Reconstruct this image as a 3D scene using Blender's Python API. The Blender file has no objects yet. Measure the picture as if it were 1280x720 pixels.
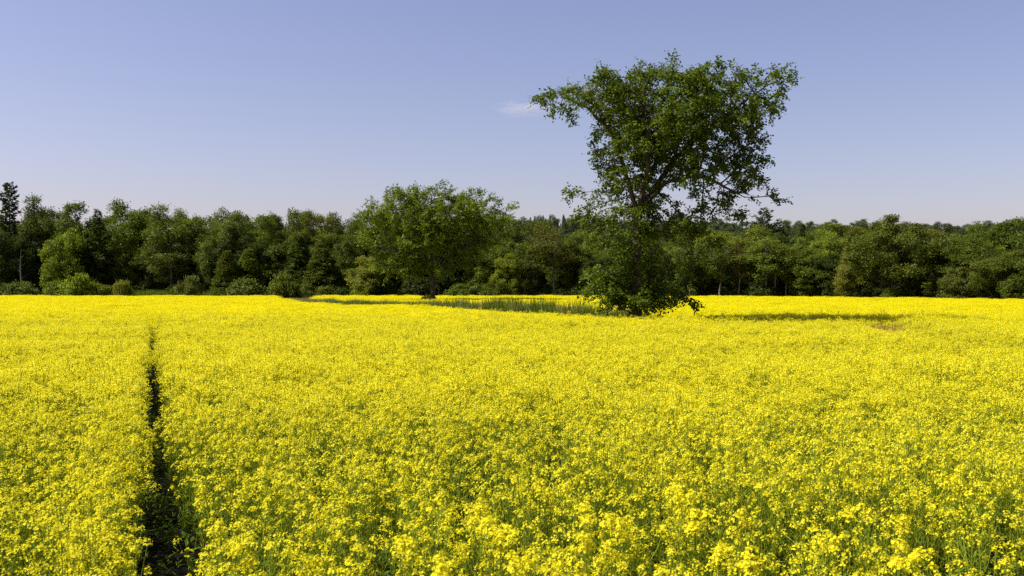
import bpy, math, random
import numpy as np
from mathutils import Vector

R = math.radians
SC = bpy.context.scene
COL = SC.collection
rng = np.random.default_rng(7)
random.seed(7)

# ------------------------------------------------------------------ camera
CAM_Z = 2.9
F = 1256.0                     # focal length in pixels of the 1280 wide photograph
HOR = 358.0                    # horizon row
cam_d = bpy.data.cameras.new('camera')
cam = bpy.data.objects.new('camera', cam_d)
COL.objects.link(cam)
cam_d.sensor_width = 36.0
cam_d.lens = 36.0 * F / 1280.0
cam_d.clip_end = 9000.0
cam.location = (0, 0, CAM_Z)
cam.rotation_euler = (R(90) - math.atan((360 - HOR) / F), 0, 0)
cam_d.dof.use_dof = True
cam_d.dof.focus_distance = 40.0
cam_d.dof.aperture_fstop = 7.0
SC.camera = cam

# ------------------------------------------------------------------ light
SUN_EL = 52.0
SUN_AZ = 264.0                 # compass bearing, camera looks to 0: sun on the left, a touch behind
W = bpy.data.worlds.new('World')
SC.world = W
W.use_nodes = True
wt = W.node_tree
bg = wt.nodes['Background']
sky = wt.nodes.new('ShaderNodeTexSky')
sky.sky_type = 'NISHITA'
sky.sun_disc = False
sky.sun_elevation = R(SUN_EL)
sky.sun_rotation = R(SUN_AZ)
sky.air_density = 1.0
sky.dust_density = 1.35
sky.ozone_density = 3.0
tint = wt.nodes.new('ShaderNodeMix')
tint.data_type = 'RGBA'
tint.blend_type = 'MULTIPLY'
tint.inputs[0].default_value = 1.0
tint.inputs[7].default_value = (1.20, 0.945, 1.0, 1)      # the warm-lavender white balance of the photograph
wt.links.new(sky.outputs[0], tint.inputs[6])
wt.links.new(tint.outputs[2], bg.inputs[0])
bg.inputs[1].default_value = 0.077
sun_d = bpy.data.lights.new('sun', 'SUN')
sun = bpy.data.objects.new('sun', sun_d)
COL.objects.link(sun)
sun_d.energy = 4.8
sun_d.angle = R(0.53)
sun_d.color = (1.0, 0.95, 0.86)
sv = Vector((math.sin(R(SUN_AZ)) * math.cos(R(SUN_EL)), math.cos(R(SUN_AZ)) * math.cos(R(SUN_EL)), math.sin(R(SUN_EL))))
sun.rotation_euler = sv.to_track_quat('Z', 'Y').to_euler()
vs = SC.view_settings
vs.view_transform = 'Standard'
vs.look = 'None'
vs.exposure = 0.85
vs.gamma = 1.0
vs.use_curve_mapping = False
SC.cycles.max_bounces = 8
SC.cycles.diffuse_bounces = 3
SC.cycles.transmission_bounces = 4
SC.cycles.transparent_max_bounces = 8
SC.cycles.use_denoising = False

# ------------------------------------------------------------------ helpers
def tag(o, label=None, cat=None, group=None, kind=None):
    if label: o['label'] = label
    if cat: o['category'] = cat
    if group: o['group'] = group
    if kind: o['kind'] = kind
    return o

def empty(name, loc, rz=0.0):
    o = bpy.data.objects.new(name, None)
    o.empty_display_size = 0.3
    COL.objects.link(o)
    o.location = loc
    o.rotation_euler = (0, 0, rz)
    return o

def mesh_np(name, verts, faces, mats=(), matidx=None, tints=None, smooth=False):
    """verts (n,3); faces: list of int arrays, each (m,k)."""
    me = bpy.data.meshes.new(name)
    verts = np.asarray(verts, dtype=np.float32)
    me.vertices.add(len(verts))
    me.vertices.foreach_set('co', verts.ravel())
    loops = np.concatenate([f.ravel() for f in faces]).astype(np.int32)
    tot = np.concatenate([np.full(len(f), f.shape[1]) for f in faces]).astype(np.int32)
    start = np.concatenate([[0], np.cumsum(tot)[:-1]]).astype(np.int32)
    me.loops.add(len(loops))
    me.loops.foreach_set('vertex_index', loops)
    me.polygons.add(len(tot))
    me.polygons.foreach_set('loop_start', start)
    me.polygons.foreach_set('loop_total', tot)
    for m in mats: me.materials.append(m)
    if matidx is not None: me.polygons.foreach_set('material_index', np.asarray(matidx, np.int32))
    me.polygons.foreach_set('use_smooth', np.full(len(tot), smooth))
    if tints is not None:
        a = me.attributes.new('tint', 'FLOAT', 'POINT')
        a.data.foreach_set('value', np.asarray(tints, np.float32))
    me.update(calc_edges=True)
    return me

class MB:
    """collects quads / tubes with a material index and a tint, builds one mesh"""
    def __init__(s):
        s.v = []; s.f3 = []; s.f4 = []; s.m3 = []; s.m4 = []; s.t = []; s.n = 0
    def add(s, v, f, mi=0, t=0.5):
        v = np.asarray(v, float); f = np.asarray(f, int)
        s.v.append(v); s.t.append(np.broadcast_to(np.asarray(t, float), (len(v),)))
        if f.shape[1] == 4: s.f4.append(f + s.n); s.m4.append(np.full(len(f), mi))
        else: s.f3.append(f + s.n); s.m3.append(np.full(len(f), mi))
        s.n += len(v)
    def leaves(s, P, D, N, L, Wd, mi=0, t=0.5, belly=0.45):
        """kite shaped leaves: base P, axis D, face normal about N"""
        n = len(P)
        if n == 0: return
        D = D / (np.linalg.norm(D, axis=1, keepdims=True) + 1e-9)
        S = np.cross(D, N); S /= (np.linalg.norm(S, axis=1, keepdims=True) + 1e-9)
        L = np.broadcast_to(np.asarray(L, float), (n,))[:, None]
        Wd = np.broadcast_to(np.asarray(Wd, float), (n,))[:, None]
        m = P + D * L * belly
        v = np.stack([P, m + S * Wd / 2, P + D * L, m - S * Wd / 2], 1).reshape(-1, 3)
        f = np.arange(4 * n).reshape(n, 4)
        s.add(v, f, mi, np.repeat(np.broadcast_to(np.asarray(t, float), (n,)), 4))
    def tube(s, pts, rad, k=5, mi=0, t=0.5, cap=True):
        pts = np.asarray(pts, float); rad = np.broadcast_to(np.asarray(rad, float), (len(pts),))
        rings = []
        d = np.gradient(pts, axis=0)
        ref = np.array([0.31, 0.95, 0.05])
        for p, dd, r in zip(pts, d, rad):
            dd = dd / (np.linalg.norm(dd) + 1e-9)
            a = np.cross(dd, ref); a /= (np.linalg.norm(a) + 1e-9)
            b = np.cross(dd, a)
            an = np.arange(k) * 2 * math.pi / k
            rings.append(p + r * (np.cos(an)[:, None] * a + np.sin(an)[:, None] * b))
        v = np.concatenate(rings)
        f = []
        for i in range(len(pts) - 1):
            for j in range(k):
                f.append((i * k + j, i * k + (j + 1) % k, (i + 1) * k + (j + 1) % k, (i + 1) * k + j))
        s.add(v, f, mi, t)
    def mesh(s, name, mats, smooth=False):
        fs, ms = [], []
        if s.f4: fs.append(np.concatenate(s.f4)); ms.append(np.concatenate(s.m4))
        if s.f3: fs.append(np.concatenate(s.f3)); ms.append(np.concatenate(s.m3))
        return mesh_np(name, np.concatenate(s.v), fs, mats, np.concatenate(ms), np.concatenate(s.t), smooth)

def link(name, me, parent=None):
    o = bpy.data.objects.new(name, me)
    COL.objects.link(o)
    if parent: o.parent = parent
    return o

def unit(n, r=rng):
    v = r.normal(size=(n, 3))
    return v / np.linalg.norm(v, axis=1, keepdims=True)

class VNoise:
    def __init__(s, seed, n=64):
        s.n = n; s.g = np.random.default_rng(seed).random((n, n))
    def __call__(s, x, y):
        x = np.asarray(x, float); y = np.asarray(y, float)
        xi = np.floor(x).astype(int); yi = np.floor(y).astype(int)
        fx = x - xi; fy = y - yi
        fx = fx * fx * (3 - 2 * fx); fy = fy * fy * (3 - 2 * fy)
        n = s.n; g = s.g
        a = g[xi % n, yi % n]; b = g[(xi + 1) % n, yi % n]
        c = g[xi % n, (yi + 1) % n]; d = g[(xi + 1) % n, (yi + 1) % n]
        return (a * (1 - fx) + b * fx) * (1 - fy) + (c * (1 - fx) + d * fx) * fy
vn1, vn2, vn3 = VNoise(1), VNoise(2), VNoise(3)

def inpoly(x, y, poly):
    x = np.asarray(x); y = np.asarray(y)
    ins = np.zeros(x.shape, bool)
    p = np.asarray(poly, float)
    j = len(p) - 1
    for i in range(len(p)):
        xi, yi = p[i]; xj, yj = p[j]
        c = ((yi > y) != (yj > y)) & (x < (xj - xi) * (y - yi) / (yj - yi + 1e-12) + xi)
        ins ^= c
        j = i
    return ins

def sstep(a, b, v):
    t = np.clip((np.asarray(v, float) - a) / (b - a), 0, 1)
    return t * t * (3 - 2 * t)

# depth of the forest edge against the direction of view (tangent px/F)
ETX = (np.array([-500, -250, 0, 340, 640, 860, 1000, 1140, 1280, 1500, 1800]) - 640) / F
ETD = np.array([176, 175, 174, 173, 172, 164, 157, 141, 124, 108, 96.])
def edge_depth(tx): return np.interp(tx, ETX, ETD)

def ground_z(x, y):
    x = np.asarray(x, float); y = np.asarray(y, float)
    A = np.interp(x / np.maximum(y, 1.0), [-0.6, -0.12, 0.02, 0.08, 0.25, 0.6], [3, 4, 20, 20, 15, 15])
    return A * sstep(195, 380, y) + 0 * x

# ------------------------------------------------------------------ materials
def new_mat(name):
    m = bpy.data.materials.new(name)
    m.use_nodes = True
    nt = m.node_tree
    for n in list(nt.nodes): nt.nodes.remove(n)
    out = nt.nodes.new('ShaderNodeOutputMaterial')
    return m, nt, out

def leaf_mat(name, color=None, trans=0.35, tcol=(1.25, 1.1, 0.5), rough=0.5, spec=0.3, lo=0.65, hi=1.4, rnd=0.25):
    """leaf or petal: colour from the object when color is None; tint attribute varies each leaf"""
    m, nt, out = new_mat(name)
    N = nt.nodes.new
    oi = N('ShaderNodeObjectInfo')
    at = N('ShaderNodeAttribute'); at.attribute_name = 'tint'
    mr = N('ShaderNodeMapRange')
    mr.inputs[3].default_value = lo; mr.inputs[4].default_value = hi
    nt.links.new(at.outputs['Fac'], mr.inputs[0])
    mo = N('ShaderNodeMapRange')
    mo.inputs[3].default_value = 1 - rnd; mo.inputs[4].default_value = 1 + rnd
    nt.links.new(oi.outputs['Random'], mo.inputs[0])
    mul = N('ShaderNodeMath'); mul.operation = 'MULTIPLY'
    nt.links.new(mr.outputs[0], mul.inputs[0]); nt.links.new(mo.outputs[0], mul.inputs[1])
    sc = N('ShaderNodeVectorMath'); sc.operation = 'SCALE'
    if color is None: nt.links.new(oi.outputs['Color'], sc.inputs[0])
    else: sc.inputs[0].default_value = color
    nt.links.new(mul.outputs[0], sc.inputs['Scale'])
    pb = N('ShaderNodeBsdfPrincipled')
    nt.links.new(sc.outputs[0], pb.inputs['Base Color'])
    pb.inputs['Roughness'].default_value = rough
    pb.inputs['Specular IOR Level'].default_value = spec
    tc = N('ShaderNodeVectorMath'); tc.operation = 'MULTIPLY'
    nt.links.new(sc.outputs[0], tc.inputs[0]); tc.inputs[1].default_value = tcol
    tr = N('ShaderNodeBsdfTranslucent')
    nt.links.new(tc.outputs[0], tr.inputs[0])
    mx = N('ShaderNodeMixShader'); mx.inputs[0].default_value = trans
    nt.links.new(pb.outputs[0], mx.inputs[1]); nt.links.new(tr.outputs[0], mx.inputs[2])
    nt.links.new(mx.outputs[0], out.inputs[0])
    return m

def bark_mat(name, c1, c2, scale=6.0, stretch=0.15, bump=0.5):
    m, nt, out = new_mat(name)
    N = nt.nodes.new
    tc = N('ShaderNodeTexCoord')
    mp = N('ShaderNodeMapping'); mp.inputs['Scale'].default_value = (scale, scale, scale * stretch)
    nt.links.new(tc.outputs['Object'], mp.inputs[0])
    nz = N('ShaderNodeTexNoise'); nz.inputs['Scale'].default_value = 1.0; nz.inputs['Detail'].default_value = 6
    nt.links.new(mp.outputs[0], nz.inputs['Vector'])
    cr = N('ShaderNodeValToRGB')
    cr.color_ramp.elements[0].position = 0.35; cr.color_ramp.elements[0].color = (*c1, 1)
    cr.color_ramp.elements[1].position = 0.65; cr.color_ramp.elements[1].color = (*c2, 1)
    nt.links.new(nz.outputs[0], cr.inputs[0])
    pb = N('ShaderNodeBsdfPrincipled'); pb.inputs['Roughness'].default_value = 0.9
    pb.inputs['Specular IOR Level'].default_value = 0.15
    nt.links.new(cr.outputs[0], pb.inputs['Base Color'])
    bp = N('ShaderNodeBump'); bp.inputs['Strength'].default_value = bump; bp.inputs['Distance'].default_value = 0.05
    nt.links.new(nz.outputs[0], bp.inputs['Height']); nt.links.new(bp.outputs[0], pb.inputs['Normal'])
    nt.links.new(pb.outputs[0], out.inputs[0])
    return m

M_LEAF = leaf_mat('foliage', None, trans=0.36, spec=0.10, lo=0.5, hi=1.45, rnd=0.18)
M_BARK = bark_mat('bark', (0.035, 0.026, 0.018), (0.12, 0.095, 0.065))
M_PALEBARK = bark_mat('pale_bark', (0.06, 0.052, 0.038), (0.19, 0.165, 0.13), 4.0, 1.0, 0.2)
M_DEAD = bark_mat('dead_wood', (0.06, 0.052, 0.044), (0.14, 0.125, 0.108), 5.0, 0.2, 0.3)
M_PETAL = leaf_mat('petal', (0.85, 0.775, 0.007), trans=0.45, tcol=(1.0, 0.97, 0.6), rough=0.5, spec=0.07, lo=0.80, hi=1.10, rnd=0.06)
M_NEARPETAL = leaf_mat('petal_close', (0.86, 0.79, 0.024), trans=0.45, tcol=(1.0, 0.97, 0.6), rough=0.5, spec=0.1, lo=0.80, hi=1.10, rnd=0.06)
M_BUD = leaf_mat('bud', (0.42, 0.44, 0.03), trans=0.2, lo=0.8, hi=1.2, rnd=0.1)
M_STEM = leaf_mat('stem', (0.21, 0.265, 0.02), trans=0.3, spec=0.05, lo=0.7, hi=1.35, rnd=0.2)
M_RLEAF = leaf_mat('rape_leaf', (0.09, 0.145, 0.012), trans=0.35, spec=0.05, lo=0.6, hi=1.3, rnd=0.2)
M_GRASS = leaf_mat('grass', (0.10, 0.148, 0.014), trans=0.35, spec=0.12, lo=0.55, hi=1.5, rnd=0.2)
M_DRYGRASS = leaf_mat('dry_grass', (0.24, 0.20, 0.075), trans=0.25, lo=0.6, hi=1.4, rnd=0.2)
M_DOCK = leaf_mat('dock', (0.27, 0.135, 0.05), trans=0.2, lo=0.6, hi=1.3, rnd=0.2)

def ground_mat():
    m, nt, out = new_mat('soil')
    N = nt.nodes.new
    tc = N('ShaderNodeTexCoord')
    nz = N('ShaderNodeTexNoise'); nz.inputs['Scale'].default_value = 3.0; nz.inputs['Detail'].default_value = 8
    nt.links.new(tc.outputs['Object'], nz.inputs['Vector'])
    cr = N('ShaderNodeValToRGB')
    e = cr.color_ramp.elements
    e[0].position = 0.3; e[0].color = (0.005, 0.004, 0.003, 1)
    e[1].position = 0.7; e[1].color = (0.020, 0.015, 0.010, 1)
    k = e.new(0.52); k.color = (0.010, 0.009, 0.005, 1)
    nt.links.new(nz.outputs[0], cr.inputs[0])
    pb = N('ShaderNodeBsdfPrincipled'); pb.inputs['Roughness'].default_value = 0.95
    pb.inputs['Specular IOR Level'].default_value = 0.1
    nt.links.new(cr.outputs[0], pb.inputs['Base Color'])
    bp = N('ShaderNodeBump'); bp.inputs['Strength'].default_value = 0.7; bp.inputs['Distance'].default_value = 0.06
    nt.links.new(nz.outputs[0], bp.inputs['Height']); nt.links.new(bp.outputs[0], pb.inputs['Normal'])
    nt.links.new(pb.outputs[0], out.inputs[0])
    return m
M_SOIL = ground_mat()

# ------------------------------------------------------------------ ground: one sheet to the horizon
gx = np.unique(np.concatenate([np.linspace(-4000, -400, 14), np.linspace(-400, 400, 81), np.linspace(400, 4000, 14)]))
gy = np.unique(np.concatenate([np.linspace(-400, 0, 8), np.linspace(0, 500, 81), np.linspace(500, 5000, 16)]))
GX, GY = np.meshgrid(gx, gy)
GZ = ground_z(GX, GY)
nx, ny = len(gx), len(gy)
ii = (np.arange(ny - 1)[:, None] * nx + np.arange(nx - 1)[None, :]).ravel()
gf = np.stack([ii, ii + 1, ii + nx + 1, ii + nx], 1)
gme = mesh_np('ground', np.stack([GX, GY, GZ], -1).reshape(-1, 3), [gf], [M_SOIL], smooth=True)
tag(link('ground', gme), kind='structure')

# ------------------------------------------------------------------ cloud: a thin wisp, a real volume far away
def make_cloud():
    D = 2600.0
    s = D / F
    c = ((658 - 640) * s, D, (HOR - 136) * s + CAM_Z)
    import bmesh
    bm = bmesh.new()
    bmesh.ops.create_icosphere(bm, subdivisions=4, radius=1.0)
    for v in bm.verts:
        v.co.x *= 56 * s; v.co.y *= 40; v.co.z *= 15 * s
    me = bpy.data.meshes.new('cloud'); bm.to_mesh(me); bm.free()
    m, nt, out = new_mat('cloud_vapour')
    N = nt.nodes.new
    tc = N('ShaderNodeTexCoord')
    mp = N('ShaderNodeMapping')
    mp.inputs['Scale'].default_value = (1 / (54 * s), 1 / 38.0, 1 / (13 * s))
    nt.links.new(tc.outputs['Object'], mp.inputs[0])
    nzc = N('ShaderNodeTexNoise'); nzc.inputs['Scale'].default_value = 2.2; nzc.inputs['Detail'].default_value = 3
    nt.links.new(mp.outputs[0], nzc.inputs['Vector'])
    le = N('ShaderNodeVectorMath'); le.operation = 'LENGTH'
    nt.links.new(mp.outputs[0], le.inputs[0])
    # density = max(0, noise*1.3 - r*.9)
    a = N('ShaderNodeMath'); a.operation = 'MULTIPLY_ADD'
    nt.links.new(le.outputs['Value'], a.inputs[0]); a.inputs[1].default_value = -0.85
    b = N('ShaderNodeMath'); b.operation = 'MULTIPLY'; b.inputs[1].default_value = 1.4
    nt.links.new(nzc.outputs[0], b.inputs[0]); nt.links.new(b.outputs[0], a.inputs[2])
    cl = N('ShaderNodeMath'); cl.operation = 'MAXIMUM'; cl.inputs[1].default_value = 0.0
    nt.links.new(a.outputs[0], cl.inputs[0])
    dn = N('ShaderNodeMath'); dn.operation = 'MULTIPLY'; dn.inputs[1].default_value = 0.022
    nt.links.new(cl.outputs[0], dn.inputs[0])
    vo = N('ShaderNodeVolumePrincipled')
    vo.inputs['Color'].default_value = (0.98, 0.95, 0.97, 1)
    vo.inputs['Anisotropy'].default_value = 0.2
    nt.links.new(dn.outputs[0], vo.inputs['Density'])
    nt.links.new(vo.outputs[0], out.inputs['Volume'])
    me.materials.append(m)
    o = link('cloud', me)
    o.location = c
    tag(o, 'small pale pinkish wisp of cloud just left of the tall elm crown', 'cloud')
make_cloud()

# ------------------------------------------------------------------ foliage building blocks
def clump_leaves(mb, C, out_dir, n, spread, L, Wd, r, t0, up=0.35, mi=0, droop=0.25):
    """n leaves round each clump centre"""
    k = len(C)
    P = np.repeat(C, n, 0) + np.clip(r.normal(size=(k * n, 3)), -1.5, 1.5) * np.repeat(np.broadcast_to(spread, (k,)), n)[:, None] * np.array([1, 1, 0.7])
    D = np.repeat(out_dir, n, 0) * 0.6 + unit(k * n, r) + np.array([0, 0, -droop])
    Nn = np.repeat(out_dir, n, 0) * 0.95 + unit(k * n, r) * 0.5 + np.array([0, 0, up])
    t = np.clip(np.repeat(t0, n) + r.normal(size=k * n) * 0.09, 0, 1)
    sc = r.uniform(0.65, 1.25, k * n)
    mb.leaves(P, D, Nn, L * sc, Wd * sc, mi, t)

def decid_tree(seed, H=14.0, rx=0.27, cz=0.56, rz=0.44, nl=20, base=0.12, L=0.27, Wd=0.18, nclump=18, nleaf=56, open_=1.0, pale=False, trunk_h=None, lr=(0.085, 0.15)):
    r = np.random.default_rng(seed)
    # lobes inside the envelope
    lobes = []
    tries = 0
    while len(lobes) < nl and tries < 4000:
        tries += 1
        d = unit(1, r)[0]
        rad = r.random() ** 0.45
        p = np.array([d[0] * rx * H * rad, d[1] * rx * H * rad, (cz + d[2] * rz * rad * 0.86) * H])
        if p[2] < base * H + 0.5: continue
        if any(np.linalg.norm(p - q[0]) < 0.095 * H * open_ for q in lobes): continue
        lobes.append((p, r.uniform(*lr) * H))
    mb = MB()
    ctr = np.array([0, 0, cz * H])
    for p, R_ in lobes:
        dirs = unit(nclump, r)
        od = (p - ctr) / (np.linalg.norm(p - ctr) + 1e-6)
        dirs = dirs + od * 0.45 + np.array([0, 0, 0.2]); dirs /= np.linalg.norm(dirs, axis=1, keepdims=True)
        C = p + dirs * (R_ * r.uniform(0.55, 1.05, nclump))[:, None] * np.array([1, 1, 0.8])
        t0 = np.clip(r.normal(0.5, 0.13, nclump) + r.normal(0, 0.08), 0, 1)
        clump_leaves(mb, C, dirs, nleaf, 0.032 * H * r.uniform(0.7, 1.2, nclump), L, Wd, r, t0)
    crown = mb.mesh('crown', [M_LEAF])
    tb = MB()
    th = trunk_h or H * 0.72
    zs = np.linspace(-0.2, th, 9)
    wob = np.cumsum(r.normal(0, 0.012 * H, (9, 2)), 0) * np.linspace(0, 1, 9)[:, None]
    tp = np.column_stack([wob, zs])
    br = 0.0125 * H
    tb.tube(tp, br * np.linspace(1.15, 0.25, 9), 7)
    for p, R_ in lobes:
        z0 = max(H * 0.12, p[2] - np.hypot(p[0], p[1]) * r.uniform(0.7, 1.2) - 0.05 * H)
        z0 = min(z0, th * 0.97)
        s0 = np.array([np.interp(z0, zs, tp[:, 0]), np.interp(z0, zs, tp[:, 1]), z0])
        m = (s0 + p) / 2 + np.array([0, 0, -0.015 * H]) + r.normal(0, 0.01 * H, 3)
        tb.tube([s0, m, p], [br * 0.42, br * 0.3, br * 0.12], 5)
        for q in range(3):
            e = p + unit(1, r)[0] * R_ * 0.8
            tb.tube([p * 0.7 + m * 0.3, e], [br * 0.14, br * 0.05], 4)
    trunk = tb.mesh('trunk', [M_PALEBARK if pale else M_BARK], True)
    return crown, trunk, H

def spruce_tree(seed, H=16.0, rad=0.15, base=0.05, dens=1.0, droop=0.25, pw=0.85, L=0.42, Wd=0.13, gap=0.034):
    r = np.random.default_rng(seed)
    mb, tb = MB(), MB()
    zs = np.array([-0.2, H * 0.3, H * 0.7, H])
    tb.tube(np.column_stack([np.zeros(4), np.zeros(4), zs]), [0.013 * H, 0.010 * H, 0.005 * H, 0.01], 7)
    nb = int(170 * (0.034 / gap))
    ga = r.random() * 6.28
    for q in range(nb):
        uz = (q + r.uniform(0, 1)) / nb
        z = (base + (0.985 - base) * uz) * H
        f = 1 - z / H
        rr = rad * H * f ** pw * (0.72 + 0.5 * vn2(z * 0.55 + seed, q % 3)) + 0.15
        a = ga + q * 2.399 + r.normal(0, 0.4)
        le = rr * r.uniform(0.5, 1.15)
        dh = np.array([math.cos(a), math.sin(a), 0])
        n = max(6, int((le + 0.4) * 26 * dens))
        u = r.random(n) ** 0.6
        C = np.array([0, 0, z]) + dh * (u * le)[:, None]
        C[:, 2] += le * (-droop * u + 0.22 * u ** 3) + r.normal(0, 0.12, n)
        side = np.array([-dh[1], dh[0], 0])
        sp = r.normal(0, 1, n)
        P = C + side * (sp * 0.2 * le * (1.1 - u))[:, None]
        D = dh * 0.8 + side * (np.sign(sp) * 0.7)[:, None] + unit(n, r) * 0.5 + np.array([0, 0, -droop])
        t = np.clip(r.normal(0.45, 0.1) + 0.15 * u + r.normal(0, 0.15, n), 0, 1)
        mb.leaves(P, D, unit(n, r) * 0.8 + np.array([0, 0, 0.8]), L * r.uniform(0.6, 1.2, n), Wd * r.uniform(0.8, 1.5, n), 0, t)
        tb.tube([[0, 0, z], np.array([0, 0, z]) + dh * le * 0.8 + np.array([0, 0, -droop * le * 0.7])], [0.03 * f + 0.01, 0.006], 3)
    return mb.mesh('crown', [M_LEAF]), tb.mesh('trunk', [M_BARK], True), H

def cedar_tree(seed, H=10.0, rad=0.25, pw=0.8, base=0.0, L=0.24, Wd=0.12, n=560, nleaf=36):
    r = np.random.default_rng(seed)
    mb, tb = MB(), MB()
    u = r.random(n) ** 0.8
    z = (base + (1 - base) * u * 0.97) * H
    a = r.random(n) * 6.283
    prof = rad * H * np.clip(1 - u, 0, 1) ** pw * (0.85 + 0.3 * vn1(a * 1.6 + seed * 7.3, z * 0.9))
    rr = prof * r.uniform(0.55, 1.0, n) ** 0.5
    C = np.column_stack([np.cos(a) * rr, np.sin(a) * rr, z])
    d = np.column_stack([np.cos(a), np.sin(a), np.full(n, 0.7)])
    t0 = np.clip(r.normal(0.45, 0.14, n), 0, 1)
    clump_leaves(mb, C, d, nleaf, 0.02 * H, L, Wd, r, t0, droop=-0.3)
    tb.tube([[0, 0, -0.2], [0, 0, H * 0.5], [0, 0, H * 0.95]], [0.016 * H, 0.01 * H, 0.002 * H], 6)
    for k in range(26):
        i = int(r.integers(0, n))
        tb.tube([[0, 0, max(0.1, C[i, 2] - rr[i] * 0.5)], C[i] * 0.97], [0.03, 0.008], 3)
    return mb.mesh('crown', [M_LEAF]), tb.mesh('trunk', [M_BARK], True), H

def shrub(seed, H=2.6, rx=1.9, nl=13, L=0.2, Wd=0.13, nclump=18, nleaf=26):
    r = np.random.default_rng(seed)
    mb, tb = MB(), MB()
    for i in range(nl):
        a = r.random() * 6.283; q = r.random() ** 0.6
        p = np.array([math.cos(a) * rx * 0.75 * q, math.sin(a) * rx * 0.75 * q, H * (0.25 + 0.47 * (1 - q * q) * r.uniform(0.6, 1.05))])
        R_ = H * r.uniform(0.2, 0.3)
        dirs = unit(nclump, r) + np.array([0, 0, 0.3]); dirs /= np.linalg.norm(dirs, axis=1, keepdims=True)
        C = p + dirs * (R_ * r.uniform(0.6, 1.08, nclump))[:, None]
        C[:, 2] = np.maximum(C[:, 2], 0.1)
        t0 = np.clip(r.normal(0.52, 0.13, nclump), 0, 1)
        clump_leaves(mb, C, dirs, nleaf, 0.075 * H, L, Wd, r, t0)
        for k in range(2):
            e = p + unit(1, r)[0] * R_ * 0.7
            tb.tube([[p[0] * 0.15, p[1] * 0.15, -0.1], p * 0.6, e], [0.035, 0.025, 0.008], 4)
    return mb.mesh('foliage', [M_LEAF]), tb.mesh('stems', [M_BARK], True), H

# libraries of shapes: shared mesh data, every tree an object of its own
LIB = {
    'round': [decid_tree(100 + i, nl=22) for i in range(5)],
    'tall': [decid_tree(120 + i, H=15, rx=0.17, cz=0.57, rz=0.43, nl=20) for i in range(3)],
    'feather': [decid_tree(130 + i, H=15, rx=0.22, cz=0.6, rz=0.4, nl=26, lr=(0.05, 0.1), nclump=15, nleaf=40, L=0.34, Wd=0.13) for i in range(2)],
    'full': [decid_tree(140 + i, H=12, rx=0.27, cz=0.5, rz=0.5, nl=26, base=0.02) for i in range(3)],
    'birch': [decid_tree(150 + i, H=12, rx=0.18, cz=0.68, rz=0.32, nl=15, base=0.3, nclump=13, nleaf=34, lr=(0.06, 0.11), pale=True, L=0.23, Wd=0.16, trunk_h=10.5) for i in range(3)],
    'big': [decid_tree(160, H=14, rx=0.41, cz=0.57, rz=0.43, nl=36, base=0.2, nclump=16, nleaf=46, trunk_h=9.0, lr=(0.06, 0.105))],
    'spruce': [spruce_tree(170 + i) for i in range(2)],
    'oldspruce': [spruce_tree(180, H=18, rad=0.15, base=0.2, pw=0.55, dens=0.9, droop=0.1, gap=0.045, L=0.5, Wd=0.2)],
    'pine': [spruce_tree(185 + i, H=15, rad=0.26, base=0.25, pw=0.75, dens=0.8, droop=-0.35, L=0.5, Wd=0.15, gap=0.07) for i in range(2)],
    'cedar': [cedar_tree(190 + i) for i in range(3)],
    'shrub': [shrub(200 + i) for i in range(4)],
}
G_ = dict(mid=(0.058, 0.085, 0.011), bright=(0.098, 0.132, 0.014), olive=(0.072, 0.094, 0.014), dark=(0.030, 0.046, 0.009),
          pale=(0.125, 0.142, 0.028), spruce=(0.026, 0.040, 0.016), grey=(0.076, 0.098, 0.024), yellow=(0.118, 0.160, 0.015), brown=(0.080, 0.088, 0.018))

def place_tree(name, kind, px, top, wpx, colour, label, cat, dd=0.0, group=None, v=None, rz=None, D=None):
    tx = (px - 640) / F
    D = D if D is not None else float(edge_depth(tx)) + dd
    X = tx * D
    z0 = float(ground_z(X, D))
    h = (HOR - top) / F * D + CAM_Z - z0
    lst = LIB[kind]
    crown, trunk, H = lst[(v if v is not None else random.randrange(len(lst))) % len(lst)]
    co = np.empty(len(crown.vertices) * 3, np.float32); 
    if 'wid' not in crown:
        crown.vertices.foreach_get('co', co); c3 = co.reshape(-1, 3)
        crown['wid'] = float((np.percentile(c3[:, 0], 98.5) - np.percentile(c3[:, 0], 1.5) + np.percentile(c3[:, 1], 98.5) - np.percentile(c3[:, 1], 1.5)) / 2)
        crown['top'] = float(np.percentile(c3[:, 2], 99.7))
    sz = h / crown['top']
    sx = (wpx / F * D) / crown['wid'] if wpx else sz
    o = empty(name, (X, D, z0 - 0.02), random.uniform(0, 6.28) if rz is None else rz)
    o.scale = (sx, sx, sz)
    tag(o, label, cat, group)
    cn, tn = ('foliage', 'stems') if kind == 'shrub' else ('crown', 'trunk')
    c = link(cn, crown, o); t = link(tn, trunk, o)
    g = G_[colour] if isinstance(colour, str) else colour
    j = random.uniform(0.88, 1.14)
    j *= 1.42
    c.color = (g[0] * 1.03 * j * random.uniform(0.93, 1.08), g[1] * j, g[2] * 0.7 * j, 1)
    return o

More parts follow.
